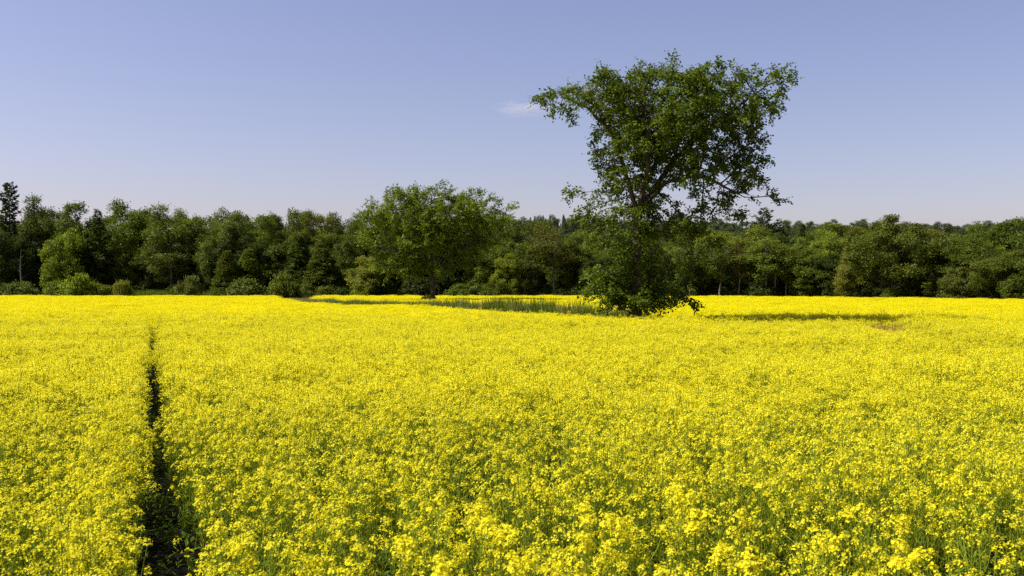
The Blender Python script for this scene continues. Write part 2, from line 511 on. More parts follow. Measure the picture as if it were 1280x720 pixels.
T = 'tree'
TREES = [
    # name, shape, px, top row, width px, colour, label, depth behind the edge
    ('spruce_tree', 'oldspruce', 12, 229, 32, 'spruce', 'tall dark spruce standing above the forest at its left end', 12),
    ('deciduous_tree', 'feather', 47, 246, 56, 'mid', 'leafy tree with a feathery ragged top beside the tall dark spruce', 9),
    ('deciduous_tree', 'tall', 2, 290, 40, 'dark', 'dark leafy tree under the tall spruce at the left end of the forest', 3),
    ('deciduous_tree', 'tall', 46, 292, 34, 'dark', 'narrow dark tree between the dead grey trunk and the pale green tree', 6),
    ('deciduous_tree', 'full', 78, 287, 46, 'bright', 'pale green tree leafed to the ground behind the rounded bright shrubs', 1),
    ('deciduous_tree', 'round', 96, 255, 56, 'mid', 'tree with a domed olive top behind the pale green tree at left', 9),
    ('spruce_tree', 'spruce', 122, 263, 40, 'dark', 'dark blunt conifer right of the pale green tree', 4),
    ('deciduous_tree', 'round', 168, 253, 62, 'mid', 'tree with the highest sunlit ragged crown in the left half of the forest', 9),
    ('deciduous_tree', 'feather', 205, 257, 66, 'olive', 'broad olive tree with drooping boughs right of the highest sunlit crown', 5),
    ('deciduous_tree', 'birch', 214, 304, 50, 'grey', 'low grey-green tree with a thin pale trunk below the broad olive tree', 1),
    ('deciduous_tree', 'round', 236, 263, 42, 'bright', 'bright green domed tree top right of the broad olive tree', 14),
    ('deciduous_tree', 'round', 272, 263, 46, 'mid', 'dense rounded tree standing above the conical cedars at left', 10),
    ('deciduous_tree', 'tall', 292, 267, 34, 'grey', 'slim greyish tree right of the dense rounded tree', 8),
    ('deciduous_tree', 'full', 258, 303, 30, 'grey', 'small grey-leaved tree in deep shade left of the cedars', 3),
    ('cedar_tree', 'cedar', 284, 314, 40, (0.060, 0.088, 0.012), 'conical green cedar at the forest edge with a reddish tip, leftmost of the cedars', 0),
    ('cedar_tree', 'cedar', 311, 312, 46, 'mid', 'broad cedar behind the round grey-olive shrub', 2),
    ('deciduous_tree', 'round', 328, 270, 48, 'mid', 'flat-topped green tree above the broad cedar', 10),
    ('deciduous_tree', 'feather', 337, 267, 24, 'grey', 'thin tree with a small tuft top just right of the flat-topped tree', 16),
    ('deciduous_tree', 'birch', 372, 261, 28, 'olive', 'tree whose small round tuft sticks out of the skyline left of the low elm', 13),
    ('deciduous_tree', 'tall', 389, 264, 30, 'olive', 'tree with a narrow tuft beside the small round tuft', 11),
    ('deciduous_tree', 'round', 412, 267, 38, 'pale', 'pale-topped tree between the narrow tuft and the low elm', 15),
    ('deciduous_tree', 'feather', 445, 267, 34, 'mid', 'tree with thin bare twigs on top touching the left side of the low elm', 12),
    ('cedar_tree', 'cedar', 347, 300, 40, 'dark', 'dark slender cedar left of the tall pointed cedar', 5),
    ('cedar_tree', 'cedar', 373, 295, 50, (0.045, 0.068, 0.011), 'tall pointed cedar in front of the small round tuft', 3),
    ('spruce_tree', 'cedar', 402, 311, 56, 'mid', 'sunlit cone-shaped conifer at the edge above the grassy gap', 1),
    ('deciduous_tree', 'full', 430, 303, 40, 'mid', 'light green bushy tree right of the sunlit cone-shaped conifer', 3),
    ('deciduous_tree', 'full', 458, 322, 46, 'pale', 'pale yellowish bushy tree at the left foot of the low elm', 1),
    ('deciduous_tree', 'round', 420, 285, 40, 'dark', 'dark tree behind the light green bushy tree', 8),
    ('deciduous_tree', 'round', 500, 290, 56, 'dark', 'dark tree behind the left side of the low elm trunk', 6),
    ('deciduous_tree', 'full', 560, 300, 56, 'dark', 'dark full tree behind the right side of the low elm trunk', 5),
    ('deciduous_tree', 'full', 604, 306, 46, 'mid', 'mid green full tree under the right end of the low elm', 3),
    ('deciduous_tree', 'full', 634, 318, 34, 'bright', 'young light green tree at the forest edge between the two elms', 0),
    ('deciduous_tree', 'full', 657, 320, 30, 'grey', 'small greyish tree right of the young light green tree', 1),
    ('deciduous_tree', 'round', 643, 286, 50, 'mid', 'broad green tree behind the young light green tree', 10),
    ('deciduous_tree', 'tall', 668, 277, 46, 'olive', 'tall olive tree between the two elms, under the spruce hill', 14),
    ('deciduous_tree', 'birch', 692, 283, 52, 'brown', 'brownish-olive tree with a pale trunk left of the tall elm', 2),
    ('deciduous_tree', 'round', 722, 300, 46, 'olive', 'olive tree partly hidden by the left edge of the tall elm', 5),
    ('deciduous_tree', 'full', 745, 325, 40, 'dark', 'dark tree just left of the tall elm trunk', 2),
    ('birch_tree', 'birch', 862, 306, 40, 'olive', 'pale-trunked tree under the hanging right boughs of the tall elm', 1),
    ('birch_tree', 'birch', 899, 304, 44, 'olive', 'olive tree with the whitest straight trunk, right of the tall elm', 0),
    ('birch_tree', 'birch', 923, 309, 36, 'brown', 'slender birch between the whitest trunk and the leaning birch', 1),
    ('birch_tree', 'birch', 937, 306, 36, 'olive', 'leaning slender birch at the dark forest edge', 1),
    ('birch_tree', 'birch', 957, 299, 50, 'olive', 'birch with a wide sunlit crown, left of a close pair of pale trunks', 0),
    ('birch_tree', 'birch', 968, 304, 40, 'brown', 'birch with a brownish crown, right of the wide sunlit one', 1),
    ('birch_tree', 'birch', 982, 308, 36, 'olive', 'last birch of the row, right of the brownish one', 1),
    ('pine_tree', 'pine', 955, 261, 56, 'spruce', 'feathery pine standing above the birches right of the tall elm', 40),
    ('pine_tree', 'pine', 974, 275, 40, 'spruce', 'lower pine with upswept boughs beside the feathery pine', 42),
    ('deciduous_tree', 'round', 935, 284, 60, 'bright', 'bright green tree below the feathery pine, behind the birches', 20),
    ('spruce_tree', 'spruce', 1003, 280, 24, 'dark', 'small pointed spruce on the skyline right of the pines', 34),
    ('deciduous_tree', 'round', 1024, 289, 62, 'bright', 'light green domed tree right of the pointed skyline spruce', 18),
    ('deciduous_tree', 'round', 1046, 280, 66, 'mid', 'green tree with a ragged dome left of the great round tree', 22),
    ('deciduous_tree', 'tall', 1068, 285, 40, 'brown', 'brownish tree between the ragged dome and the great round tree', 14),
    ('deciduous_tree', 'big', 1113, 271, 104, 'olive', 'great round tree at the right forest edge with a low forking trunk', 0),
    ('deciduous_tree', 'tall', 1058, 325, 24, 'pale', 'small pale tree at the dark edge left of the great round tree', 0),
    ('deciduous_tree', 'full', 1010, 312, 56, 'mid', 'shaded green tree at the edge right of the birches', 2),
    ('deciduous_tree', 'full', 1036, 318, 46, 'dark', 'dark tree in deep shade left of the small pale tree', 3),
    ('spruce_tree', 'spruce', 1174, 303, 40, 'grey', 'greyish spruce in shade right of the great round tree', 3),
    ('deciduous_tree', 'full', 1160, 300, 46, 'dark', 'dark tree touching the right side of the great round tree', 4),
    ('deciduous_tree', 'round', 1213, 295, 70, 'mid', 'wide green tree between the greyish spruce and the right frame edge', 5),
    ('deciduous_tree', 'full', 1197, 335, 40, 'grey', 'low grey-green tree in front of the wide green tree', 0),
    ('deciduous_tree', 'round', 1252, 312, 64, 'olive', 'sunlit olive tree at the edge near the right end of the forest', 1),
    ('deciduous_tree', 'round', 1250, 292, 60, 'bright', 'bright green tree behind the sunlit olive tree at right', 14),
    ('deciduous_tree', 'full', 1285, 316, 56, 'mid', 'edge tree cut off by the right end of the view', 1),
]
for nm, kd, px, top, w, c, lb, dd in TREES:
    place_tree(nm, kd, px, top, w, c, lb, T, dd)

SHRUBS = [
    (74, 351, 34, 'bright', 'low rounded bright green shrub left of the yellow-green dome shrub'),
    (98, 342, 46, 'yellow', 'large yellow-green dome shrub, biggest at the left forest edge'),
    (124, 355, 26, 'bright', 'small green shrub tucked against the right of the yellow-green dome'),
    (151, 350, 24, 'pale', 'pale pointed shrub standing alone by the long grass verge'),
    (28, 352, 38, 'grey', 'dull sprawling shrub at the foot of the dead grey trunk'),
    (6, 354, 26, 'dark', 'dark shrub at the left end of the forest edge'),
    (236, 345, 28, 'grey', 'grey-olive upright shrub against dark forest left of the cedars'),
    (216, 356, 18, 'mid', 'little green shrub at the right end of the grass verge'),
    (307, 348, 40, 'grey', 'round grey-olive shrub in front of the broad cedar'),
    (356, 342, 34, 'olive', 'olive dome shrub at the left side of the grassy gap'),
    (374, 361, 22, 'bright', 'low bright green bush in the grassy gap'),
    (386, 352, 20, 'grey', 'grey-green bush in front of the sunlit cone-shaped conifer'),
    (408, 357, 28, 'olive', 'olive bush right of the grassy gap'),
    (430, 359, 34, 'dark', 'dark low bush along the far yellow field'),
    (452, 357, 24, 'yellow', 'yellowish bush at the left foot of the low elm'),
    (578, 355, 34, 'mid', 'mid green bush behind the low elm, right of its trunk'),
    (602, 355, 30, 'olive', 'olive bush at the forest edge right of the low elm trunk'),
    (620, 352, 24, 'mid', 'green bush left of the young light green tree'),
    (1116, 360, 26, 'mid', 'green bush round the trunk of the great round tree'),
]
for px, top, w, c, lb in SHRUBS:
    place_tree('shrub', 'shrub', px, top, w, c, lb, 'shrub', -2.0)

def dead_tree():
    tx = (28 - 640) / F; D = float(edge_depth(tx)) - 0.5
    o = empty('dead_tree', (tx * D, D, 0))
    tag(o, 'dead bare grey trunk with broken branches at the left forest edge', T)
    r = np.random.default_rng(5)
    mb = MB()
    mb.tube([[0, 0, -.2], [-.1, 0, 3], [-.35, 0, 6], [-.25, 0.1, 9.4]], [.22, .17, .12, .03], 7)
    link('trunk', mb.mesh('trunk', [M_DEAD], True), o)
    for z, a, l in [(4.2, 0.2, 1.0), (5.4, 2.9, 0.8), (6.3, .5, 1.3), (7.2, 3.4, 0.9), (7.9, 0.1, 0.7)]:
        b = MB()
        s = np.array([np.interp(z, [0, 3, 6, 9], [0, -.1, -.35, -.25]), 0, z])
        e = s + np.array([math.cos(a) * l, math.sin(a) * l * .4, l * .95])
        b.tube([s, (s + e) / 2 + np.array([0, 0, -.2]), e], [.05, .035, .012], 5)
        link('branch', b.mesh('branch', [M_DEAD], True), o)
dead_tree()

# forest interior: ranks behind the edge, every one a tree of its own
NLEFT = 'leafy trees crowded behind the left forest edge'
NRIGHT = 'leafy trees on the rising ground behind the right forest edge'
def rank(dd, spacing, lo, hi, hmin, hmax, kinds, colours, label, group, name='deciduous_tree', cat=T):
    tx = lo
    while tx < hi:
        D = float(edge_depth(tx)) + dd + random.uniform(-2.5, 2.5)
        X = tx * D
        h = random.uniform(hmin, hmax)
        z0 = float(ground_z(X, D))
        top = HOR - (h + z0 - CAM_Z) / D * F
        k = random.choice(kinds)
        place_tree(name, k, 640 + tx * F, top, 0, random.choice(colours), label, cat, group=group, D=D)
        tx += spacing * random.uniform(0.75, 1.25) / D
LC = ['mid', 'dark', 'olive', 'mid', 'dark']
RC = ['mid', 'bright', 'olive', 'mid', 'dark', 'brown']
split = 0.0
L1 = 'shaded leafy tree in the first rank behind the left forest edge'
L2 = 'leafy tree whose top fills the left forest skyline between taller ones'
R1 = 'shaded leafy tree in the first rank behind the right forest edge'
R2 = 'leafy tree on the rising ground behind the right forest edge'
rank(7, 5.0, -0.62, split, 11.0, 13.0, ['round', 'full', 'tall'], ['dark', 'dark', 'mid'], L1, NLEFT)
rank(17, 5.4, -0.62, split, 15.0, 16.8, ['round', 'tall', 'feather', 'round'], LC, L2, NLEFT)
rank(28, 5.6, -0.60, split, 16.2, 18.0, ['round', 'tall'], LC, L2, NLEFT)
rank(6, 4.8, split, 0.62, 7.5, 9.5, ['round', 'full', 'tall'], ['dark', 'mid', 'olive'], R1, NRIGHT)
rank(15, 5.2, split, 0.62, 9.8, 12.0, ['round', 'full'], RC, R2, NRIGHT)
rank(30, 6.2, split, 0.62, 12.0, 13.6, ['round', 'tall', 'round'], RC, R2, NRIGHT)
rank(52, 7.5, split, 0.60, 13.2, 15.4, ['round', 'round', 'round', 'spruce'], RC, R2, NRIGHT)
rank(3.6, 3.4, -0.62, split, 2.6, 4.6, ['shrub'], ['dark'], 'dark undergrowth bush in the shade at the foot of the left forest edge', 'undergrowth along the forest foot', 'shrub', 'shrub')  # shade of the forest foot is put into the dark leaf colour
rank(3.2, 3.2, split, 0.62, 2.2, 3.8, ['shrub'], ['dark'], 'dark undergrowth bush in the shade at the foot of the right forest edge', 'undergrowth along the forest foot', 'shrub', 'shrub')  # dark leaf colour again stands in for shade under the trees

# ------------------------------------------------------------------ scattering with geometry nodes (only for what nobody could count)
def proto_collection(name, meshes, objname):
    c = bpy.data.collections.new(name)           # never linked to the scene: only a source of shapes
    for i, me in enumerate(meshes):
        o = bpy.data.objects.new('%s_%s' % (objname, 'abcdefghijklmnopqrstuvwxyz'[i]), me)
        c.objects.link(o)
    return c

def scatter(name, pts, rot, scl, idx, coll, label, cat):
    me = bpy.data.meshes.new(name)
    me.vertices.add(len(pts))
    me.vertices.foreach_set('co', np.asarray(pts, np.float32).ravel())
    a = me.attributes.new('turn', 'FLOAT_VECTOR', 'POINT'); a.data.foreach_set('vector', np.asarray(rot, np.float32).ravel())
    a = me.attributes.new('size', 'FLOAT_VECTOR', 'POINT'); a.data.foreach_set('vector', np.asarray(scl, np.float32).ravel())
    a = me.attributes.new('pick', 'INT', 'POINT'); a.data.foreach_set('value', np.asarray(idx, np.int32))
    o = link(name, me)
    ng = bpy.data.node_groups.new(name, 'GeometryNodeTree')
    ng.interface.new_socket('Geometry', in_out='INPUT', socket_type='NodeSocketGeometry')
    ng.interface.new_socket('Geometry', in_out='OUTPUT', socket_type='NodeSocketGeometry')
    N = ng.nodes.new
    gi, go = N('NodeGroupInput'), N('NodeGroupOutput')
    ci = N('GeometryNodeCollectionInfo'); ci.inputs['Collection'].default_value = coll
    ci.inputs['Separate Children'].default_value = True; ci.inputs['Reset Children'].default_value = True
    ip = N('GeometryNodeInstanceOnPoints'); ip.inputs['Pick Instance'].default_value = True
    def attr(nm, dt):
        n = N('GeometryNodeInputNamedAttribute'); n.data_type = dt; n.inputs['Name'].default_value = nm
        return n.outputs['Attribute']
    er = N('FunctionNodeEulerToRotation')
    ng.links.new(attr('turn', 'FLOAT_VECTOR'), er.inputs[0])
    ng.links.new(gi.outputs[0], ip.inputs['Points'])
    ng.links.new(ci.outputs[0], ip.inputs['Instance'])
    ng.links.new(attr('pick', 'INT'), ip.inputs['Instance Index'])
    ng.links.new(er.outputs[0], ip.inputs['Rotation'])
    ng.links.new(attr('size', 'FLOAT_VECTOR'), ip.inputs['Scale'])
    ng.links.new(ip.outputs[0], go.inputs[0])
    md = o.modifiers.new('scatter', 'NODES'); md.node_group = ng
    tag(o, label, cat, kind='stuff')
    return o

# far woods on the hill, read as one mass
def far_wood(name, kinds, tx0, tx1, d0, d1, n, hmin, hmax, colour, label):
    me_list = []
    mat = leaf_mat(name + '_leaf', colour, trans=0.28, lo=0.55, hi=1.45, rnd=0.35)
    for k, v in kinds:
        crown, trunk, H = LIB[k][v]
        c = crown.copy(); c.materials.clear(); c.materials.append(mat)
        me_list.append((c, H))
    coll = proto_collection(name, [m for m, h in me_list], 'far_tree')
    r = np.random.default_rng(len(name))
    D = r.uniform(d0, d1, n); tx = r.uniform(tx0, tx1, n)
    X = tx * D
    idx = r.integers(0, len(me_list), n)
    h = r.uniform(hmin, hmax, n)
    s = h / np.array([m[1] for m in me_list])[idx]
    pts = np.column_stack([X, D, ground_z(X, D)])
    rot = np.column_stack([np.zeros(n), np.zeros(n), r.random(n) * 6.28])
    scatter(name, pts, rot, np.column_stack([s, s, s]), idx, coll, label, 'wood')
far_wood('far_leafy_wood', [('round', 0), ('round', 2), ('round', 3), ('tall', 1)], 0.16, 0.64, 235, 400, 360, 9, 12.5, (0.060, 0.088, 0.017), 'far wooded hillside of rounded green crowns on the right skyline')
far_wood('far_spruce_wood', [('spruce', 0), ('spruce', 1), ('round', 1)], -0.03, 0.17, 250, 400, 420, 6.5, 9.5, (0.055, 0.082, 0.018), 'far dark spruce-covered hill on the skyline between the two elms')
far_wood('far_left_wood', [('round', 1), ('tall', 0), ('round', 4)], -0.64, -0.03, 225, 330, 220, 10, 13.5, (0.05, 0.075, 0.014), 'deep wood seen in the gaps behind the left forest ranks')

# ------------------------------------------------------------------ the two elms, grown by space colonisation into their own crowns
def grow(att, nodes, parent, step, infl, kill, r, iters=160, grav=0.0):
    nodes = [np.array(n, float) for n in nodes]; parent = list(parent)
    A = np.array(att)
    nd = np.full(len(A), 1e9); ni = np.zeros(len(A), int)
    def upd(start):
        for k in range(start, len(nodes)):
            d = np.linalg.norm(A - nodes[k], axis=1)
            m = d < nd
            nd[m] = d[m]; ni[m] = k
    alive = np.ones(len(A), bool)
    upd(0)
    kids = {}
    for it in range(iters):
        alive &= nd > kill
        act = alive & (nd < infl)
        if not act.any():
            if alive.any() and infl < 12: infl *= 1.3; continue
            break
        s = len(nodes)
        idxs = ni[act]; vec = A[act] - np.array([nodes[i] for i in idxs])
        vec /= np.linalg.norm(vec, axis=1, keepdims=True) + 1e-9
        for i in np.unique(idxs):
            d = vec[idxs == i].sum(0) + r.normal(0, 0.25, 3) + np.array([0, 0, grav])
            if parent[i] >= 0:
                pd = nodes[i] - nodes[parent[i]]; d = d / (np.linalg.norm(d) + 1e-9) + 0.35 * pd / (np.linalg.norm(pd) + 1e-9)
            d /= np.linalg.norm(d) + 1e-9
            if kids.get(i, 0) >= 9: 
                alive[act & (ni == i)] = False
                continue
            kids[i] = kids.get(i, 0) + 1
            nodes.append(nodes[i] + d * step); parent.append(int(i))
        upd(s)
        if len(nodes) > 9000: break
    return np.array(nodes), np.array(parent)

def blob_points(blobs, base_px, base_py, s, n_per_m3, r):
    """blobs: (px, py, rx, rz, depth offset m, depth radius m) -> attraction points in the tree's own metres"""
    out = []
    for px, py, rx, rz, dy, ry in blobs:
        c = np.array([(px - base_px) * s, dy, (base_py - py) * s + 1.2])
        rad = np.array([rx * s, ry, rz * s])
        n = max(8, int(n_per_m3 * 4.19 * rad.prod()))
        u = unit(n, r) * (r.random(n) ** (1 / 2.4))[:, None]
        out.append(c + u * rad)
    return np.concatenate(out)

def elm(name, label, base_px, base_py, D, blobs, trunk_pts, limbs, seed, n_att, step, infl, kill, leafL, leafW, sprays, per, colour, tip=0.011, base_r=0.33, up=0.0, wind=(0, 0, 0), sprouts=(), sprayl=1.0, thinz=((0, 1), (1, 1)), thinx=(99, 0), shoot_frac=0.3, shoot_dir=(0, 0, 0), shoot_len=0.7):
    r = np.random.default_rng(seed)
    s = D / F
    X = (base_px - 640) * s
    o = empty(name, (X, D, 0.0)); tag(o, label, T)
    P3 = lambda p: np.array([(p[0] - base_px) * s, p[2] if len(p) > 2 else 0.0, (base_py - p[1]) * s + 1.2])
    att = blob_points(blobs, base_px, base_py, s, n_att, r)
    nodes = [np.array([P3(trunk_pts[0])[0], 0, -0.2])]; parent = [-1]
    def chain(pts, start):
        last = start
        for p in pts:
            q = P3(p); a = nodes[last]
            k = max(1, int(np.linalg.norm(q - a) / step))
            for j in range(1, k + 1):
                nodes.append(a + (q - a) * j / k + (r.normal(0, 0.03, 3) if j < k else 0)); parent.append(last); last = len(nodes) - 1
        return last
    fork = chain(trunk_pts, 0)
    starts = []
    for L in limbs:
        starts.append(len(nodes)); chain(L, fork)
    nseed = len(nodes)
    nodes, parent = grow(att, nodes, parent, step, infl, kill, r, grav=up)
    n = len(nodes)
    e = 2.15
    acc = np.zeros(n); rad = np.zeros(n); nk = np.zeros(n, int)
    for i in range(n - 1, -1, -1):
        rad[i] = tip if acc[i] == 0 else acc[i] ** (1 / e)
        if parent[i] >= 0: acc[parent[i]] += rad[i] ** e; nk[parent[i]] += 1
    rad *= base_r / rad[0]
    rad = np.maximum(rad, tip * 0.8)
    rad[0] *= 1.25
    # which limb each node belongs to
    limb = np.full(n, -1)
    for k, st in enumerate(starts): limb[st] = k
    for i in range(n):
        if limb[i] < 0 and parent[i] >= 0 and limb[parent[i]] >= 0: limb[i] = limb[parent[i]]
    parts = {}
    for i in range(1, n):
        k = limb[i]
        mb = parts.setdefault(k, MB())
        p = parent[i]
        sides = 9 if rad[p] > 0.12 else (6 if rad[p] > 0.04 else 4)
        r0 = rad[p] if rad[p] < rad[i] * 1.7 else rad[i] * 1.25
        mb.tube([nodes[p], nodes[i] + (nodes[i] - nodes[p]) * 0.06], [r0, rad[i]], sides)
    # leafy shoots sprouting straight from the trunk
    ex = []
    for (sx0, sx1, sy0, sy1, dy, cnt) in sprouts:
        for q in range(cnt):
            e = P3((r.uniform(sx0, sx1), r.uniform(sy0, sy1))) + np.array([0, r.normal(0, dy), 0])
            z0 = max(0.5, e[2] - r.uniform(0.1, 0.5) * np.hypot(e[0], e[1]) - 0.1)
            ti = np.argmin(np.abs(nodes[:nseed, 2] - z0) + np.where(limb[:nseed] < 0, 0, 50))
            b = nodes[ti]
            m = (b + e) / 2 + np.array([0, 0, 0.12])
            parts[-1].tube([b, m, e], [0.02, 0.013, 0.006], 4)
            dd = (e - b) / (np.linalg.norm(e - b) + 1e-6)
            for f in (0.55, 0.8, 1.0): ex.append((b + (e - b) * f, dd))
    # leaf sprays on all thin wood
    thin = np.where(rad < max(0.03, tip * 2.6))[0]
    thin = thin[thin >= nseed] if len(thin[thin >= nseed]) > 50 else thin
    d = nodes[thin] - nodes[parent[thin]]; d /= np.linalg.norm(d, axis=1, keepdims=True) + 1e-9
    k = sprays
    keep = r.random(len(thin)) < np.interp(nodes[thin][:, 2], thinz[0], thinz[1])
    keep &= ~((nodes[thin][:, 0] > thinx[0]) & (nodes[thin][:, 2] < thinx[1]) & (r.random(len(thin)) < 0.2))
    thin = thin[keep]; d = d[keep]
    # long leading shoots past the ends of the twigs
    tips = thin[acc[thin] == 0]
    tips = tips[r.random(len(tips)) < shoot_frac]
    for ti in tips:
        dd = nodes[ti] - nodes[parent[ti]]; dd = dd / (np.linalg.norm(dd) + 1e-9) * 0.7 + np.array(shoot_dir) + r.normal(0, 0.15, 3)
        dd /= np.linalg.norm(dd)
        L_ = shoot_len * r.uniform(0.5, 1.3)
        pts_ = [nodes[ti] + dd * L_ * f + np.array([0, 0, -0.1 * L_ * f * f]) for f in (0, 0.35, 0.7, 1.0)]
        parts[limb[ti]].tube(pts_, [tip, tip * 0.8, tip * 0.6, tip * 0.3], 3)
        for q in pts_[1:]: ex.append((q, dd))
    TN = nodes[thin]
    if ex:
        TN = np.concatenate([TN, np.array([q[0] for q in ex])]); d = np.concatenate([d, np.array([q[1] for q in ex])])
    B = np.repeat(TN, k, 0) + r.normal(0, step * 0.25, (len(TN) * k, 3))
    dirs = np.repeat(d, k, 0) * 0.8 + unit(len(TN) * k, r) * 0.8 + np.array([0, 0, up * 0.5 - 0.05]) + np.array(wind)
    dirs /= np.linalg.norm(dirs, axis=1, keepdims=True)
    slen = sprayl * step * r.uniform(1.0, 2.2, len(B))
    nrm = unit(len(B), r) * 0.7 + np.array([0, 0, 1.0])
    side = np.cross(dirs, nrm); side /= np.linalg.norm(side, axis=1, keepdims=True)
    tb = np.clip(r.normal(0.5, 0.14, len(B)), 0, 1)
    lm = MB()
    for j in range(per):
        f = (j + 0.6) / per
        sg = 1 if j % 2 else -1
        Pp = B + dirs * (slen * f)[:, None] + np.array([0, 0, -0.12]) * (slen * f * f)[:, None] + r.normal(0, 0.02, B.shape)
        Dd = dirs * 0.55 + side * (sg * 0.8) + r.normal(0, 0.3, B.shape) + np.array([0, 0, -0.3])
        Nn = nrm + r.normal(0, 0.45, B.shape)
        sc = r.uniform(0.65, 1.25, len(B))
        lm.leaves(Pp, Dd, Nn, leafL * sc, leafW * sc, 0, np.clip(tb + r.normal(0, 0.15, len(B)), 0, 1))
    for k, mb in parts.items():
        link('trunk' if k < 0 else 'limb', mb.mesh('trunk' if k < 0 else 'limb', [M_BARK], True), o)
    c = link('crown', lm.mesh('crown', [M_LEAF]), o)
    c.color = (*colour, 1)
    print(name, 'nodes', n, 'leaves', len(B) * per)
    return o

BIG = [
    (688, 115, 16, 8, 0.5, 1.0), (703, 125, 24, 14, 0, 1.6), (730, 132, 30, 24, -0.4, 2.2), (728, 112, 24, 12, 1.2, 1.5), (752, 108, 20, 14, -1, 1.6),
    (768, 120, 40, 30, 0, 3.4), (798, 104, 34, 16, 0.5, 2.8), (846, 108, 40, 18, -0.5, 3.2), (862, 94, 20, 9, 0.5, 1.4), (828, 92, 30, 7, 0, 1.8),
    (900, 108, 40, 22, 0.6, 3.0), (940, 106, 36, 14, -0.6, 2.2), (972, 100, 20, 8, 0, 1.4), (968, 122, 22, 10, 0.5, 1.3), (940, 140, 34, 22, 0, 2.6),
    (790, 155, 46, 36, 0.8, 3.8), (840, 150, 54, 44, 0, 4.6), (898, 150, 48, 38, -0.3, 4.0), (800, 185, 40, 26, -1.2, 3.2), (860, 190, 54, 28, 0.8, 4.0),
    (756, 195, 18, 20, 0.2, 1.6), (748, 170, 14, 14, 0.5, 1.2), (768, 222, 24, 20, -0.4, 1.8), (722, 240, 14, 8, 0, 1.0), (744, 252, 22, 14, 0.3, 1.5),
    (915, 195, 46, 18, 0.8, 2.8), (955, 205, 20, 9, -0.3, 1.4), (905, 222, 46, 16, -0.6, 2.4), (945, 232, 26, 9, 0.3, 1.4), (958, 246, 26, 7, 0, 1.2), (975, 252, 12, 4, 0, 0.7), (915, 268, 24, 9, 0, 1.3),
    (910, 250, 30, 12, 0.5, 1.6), (860, 228, 36, 18, -1.2, 2.4), (800, 230, 44, 26, 1.2, 2.8), (880, 262, 26, 12, 0, 1.6),
    (742, 280, 24, 22, 0.4, 1.8), (730, 302, 16, 10, -0.3, 1.2), (768, 285, 26, 30, -1.0, 2.0), (812, 280, 30, 30, 1.4, 2.2), (850, 285, 32, 28, 0.4, 2.4), (882, 305, 18, 24, 0.2, 1.5), (862, 325, 18, 16, -0.5, 1.2),
    (784, 322, 16, 18, -0.5, 1.0), (812, 322, 14, 18, 0.5, 1.0),
    (748, 350, 24, 12, 0, 1.3), (776, 354, 26, 16, -0.4, 1.4), (800, 364, 30, 18, 0, 1.7), (832, 366, 26, 12, 0.3, 1.3), (852, 376, 14, 7, 0, 0.9), (740, 366, 16, 8, 0.3, 1.0), (768, 378, 14, 10, -0.4, 1.0), (800, 384, 26, 10, 0, 1.6), (836, 345, 14, 10, 0.5, 1.0),
]
elm('elm_tree', 'tallest tree, a dark elm with a wide lopsided crown in the yellow field', 796, 402, 51.0, BIG,
    [(796, 370), (794, 330), (796, 295), (797, 270)],
    [[(788, 240), (778, 205), (766, 170), (738, 140), (700, 120)], [(806, 238, 0.5), (822, 205, 0.9), (838, 160, 0.8), (850, 110, 0.5)], [(830, 232, -0.6), (868, 222, -0.9), (910, 240, -0.4)], [(806, 215, -1.2), (800, 160, -1.6), (800, 110, -1.0)], [(845, 200, 1.2), (900, 150, 1.4), (950, 115, 0.6)]],
    11, 5.6, 0.28, 1.6, 0.40, 0.165, 0.10, 5, 7, (0.104, 0.158, 0.012), thinz=((1.2, 4.5, 6.5, 8.5), (0.45, 0.45, 0.6, 0.78)), thinx=(2.0, 9.8), shoot_frac=0.35, shoot_dir=(0.05, 0, -0.05), shoot_len=0.45, tip=0.010, base_r=0.27, up=0.02, wind=(0.12, 0, 0.05),
    sprouts=[(776, 820, 255, 345, 0.6, 34), (764, 836, 342, 382, 0.9, 34), (734, 786, 340, 374, 0.7, 22), (812, 858, 354, 382, 0.7, 18), (786, 814, 376, 390, 0.5, 8)])

LOW = [
    (492, 252, 26, 16, 0, 3.0), (500, 245, 18, 9, 0.5, 2), (540, 250, 36, 12, 0, 3.5), (585, 257, 34, 14, 0.4, 3.2), (616, 264, 20, 8, 0, 2.0), (632, 262, 9, 4, 0, 1.2),
    (472, 272, 22, 18, 0, 3.0), (515, 268, 40, 24, 0.5, 5.5), (570, 275, 46, 24, -0.5, 5.5), (612, 280, 24, 16, 0, 3.2), (606, 300, 22, 14, 0, 2.5),
    (458, 300, 14, 14, 0, 2.2), (480, 305, 26, 24, 0.6, 3.4), (530, 300, 46, 26, 0, 6.0), (580, 308, 32, 18, 0, 3.6), (500, 330, 24, 22, -0.6, 2.8), (470, 330, 12, 12, 0, 1.8), (560, 326, 30, 14, 0.4, 2.6), (525, 336, 22, 12, 1, 2.4), (500, 346, 18, 12, 0, 2.0), (562, 340, 18, 8, -0.5, 1.8), (590, 325, 16, 8, 0, 1.6), (482, 345, 9, 9, 0, 1.4),
]
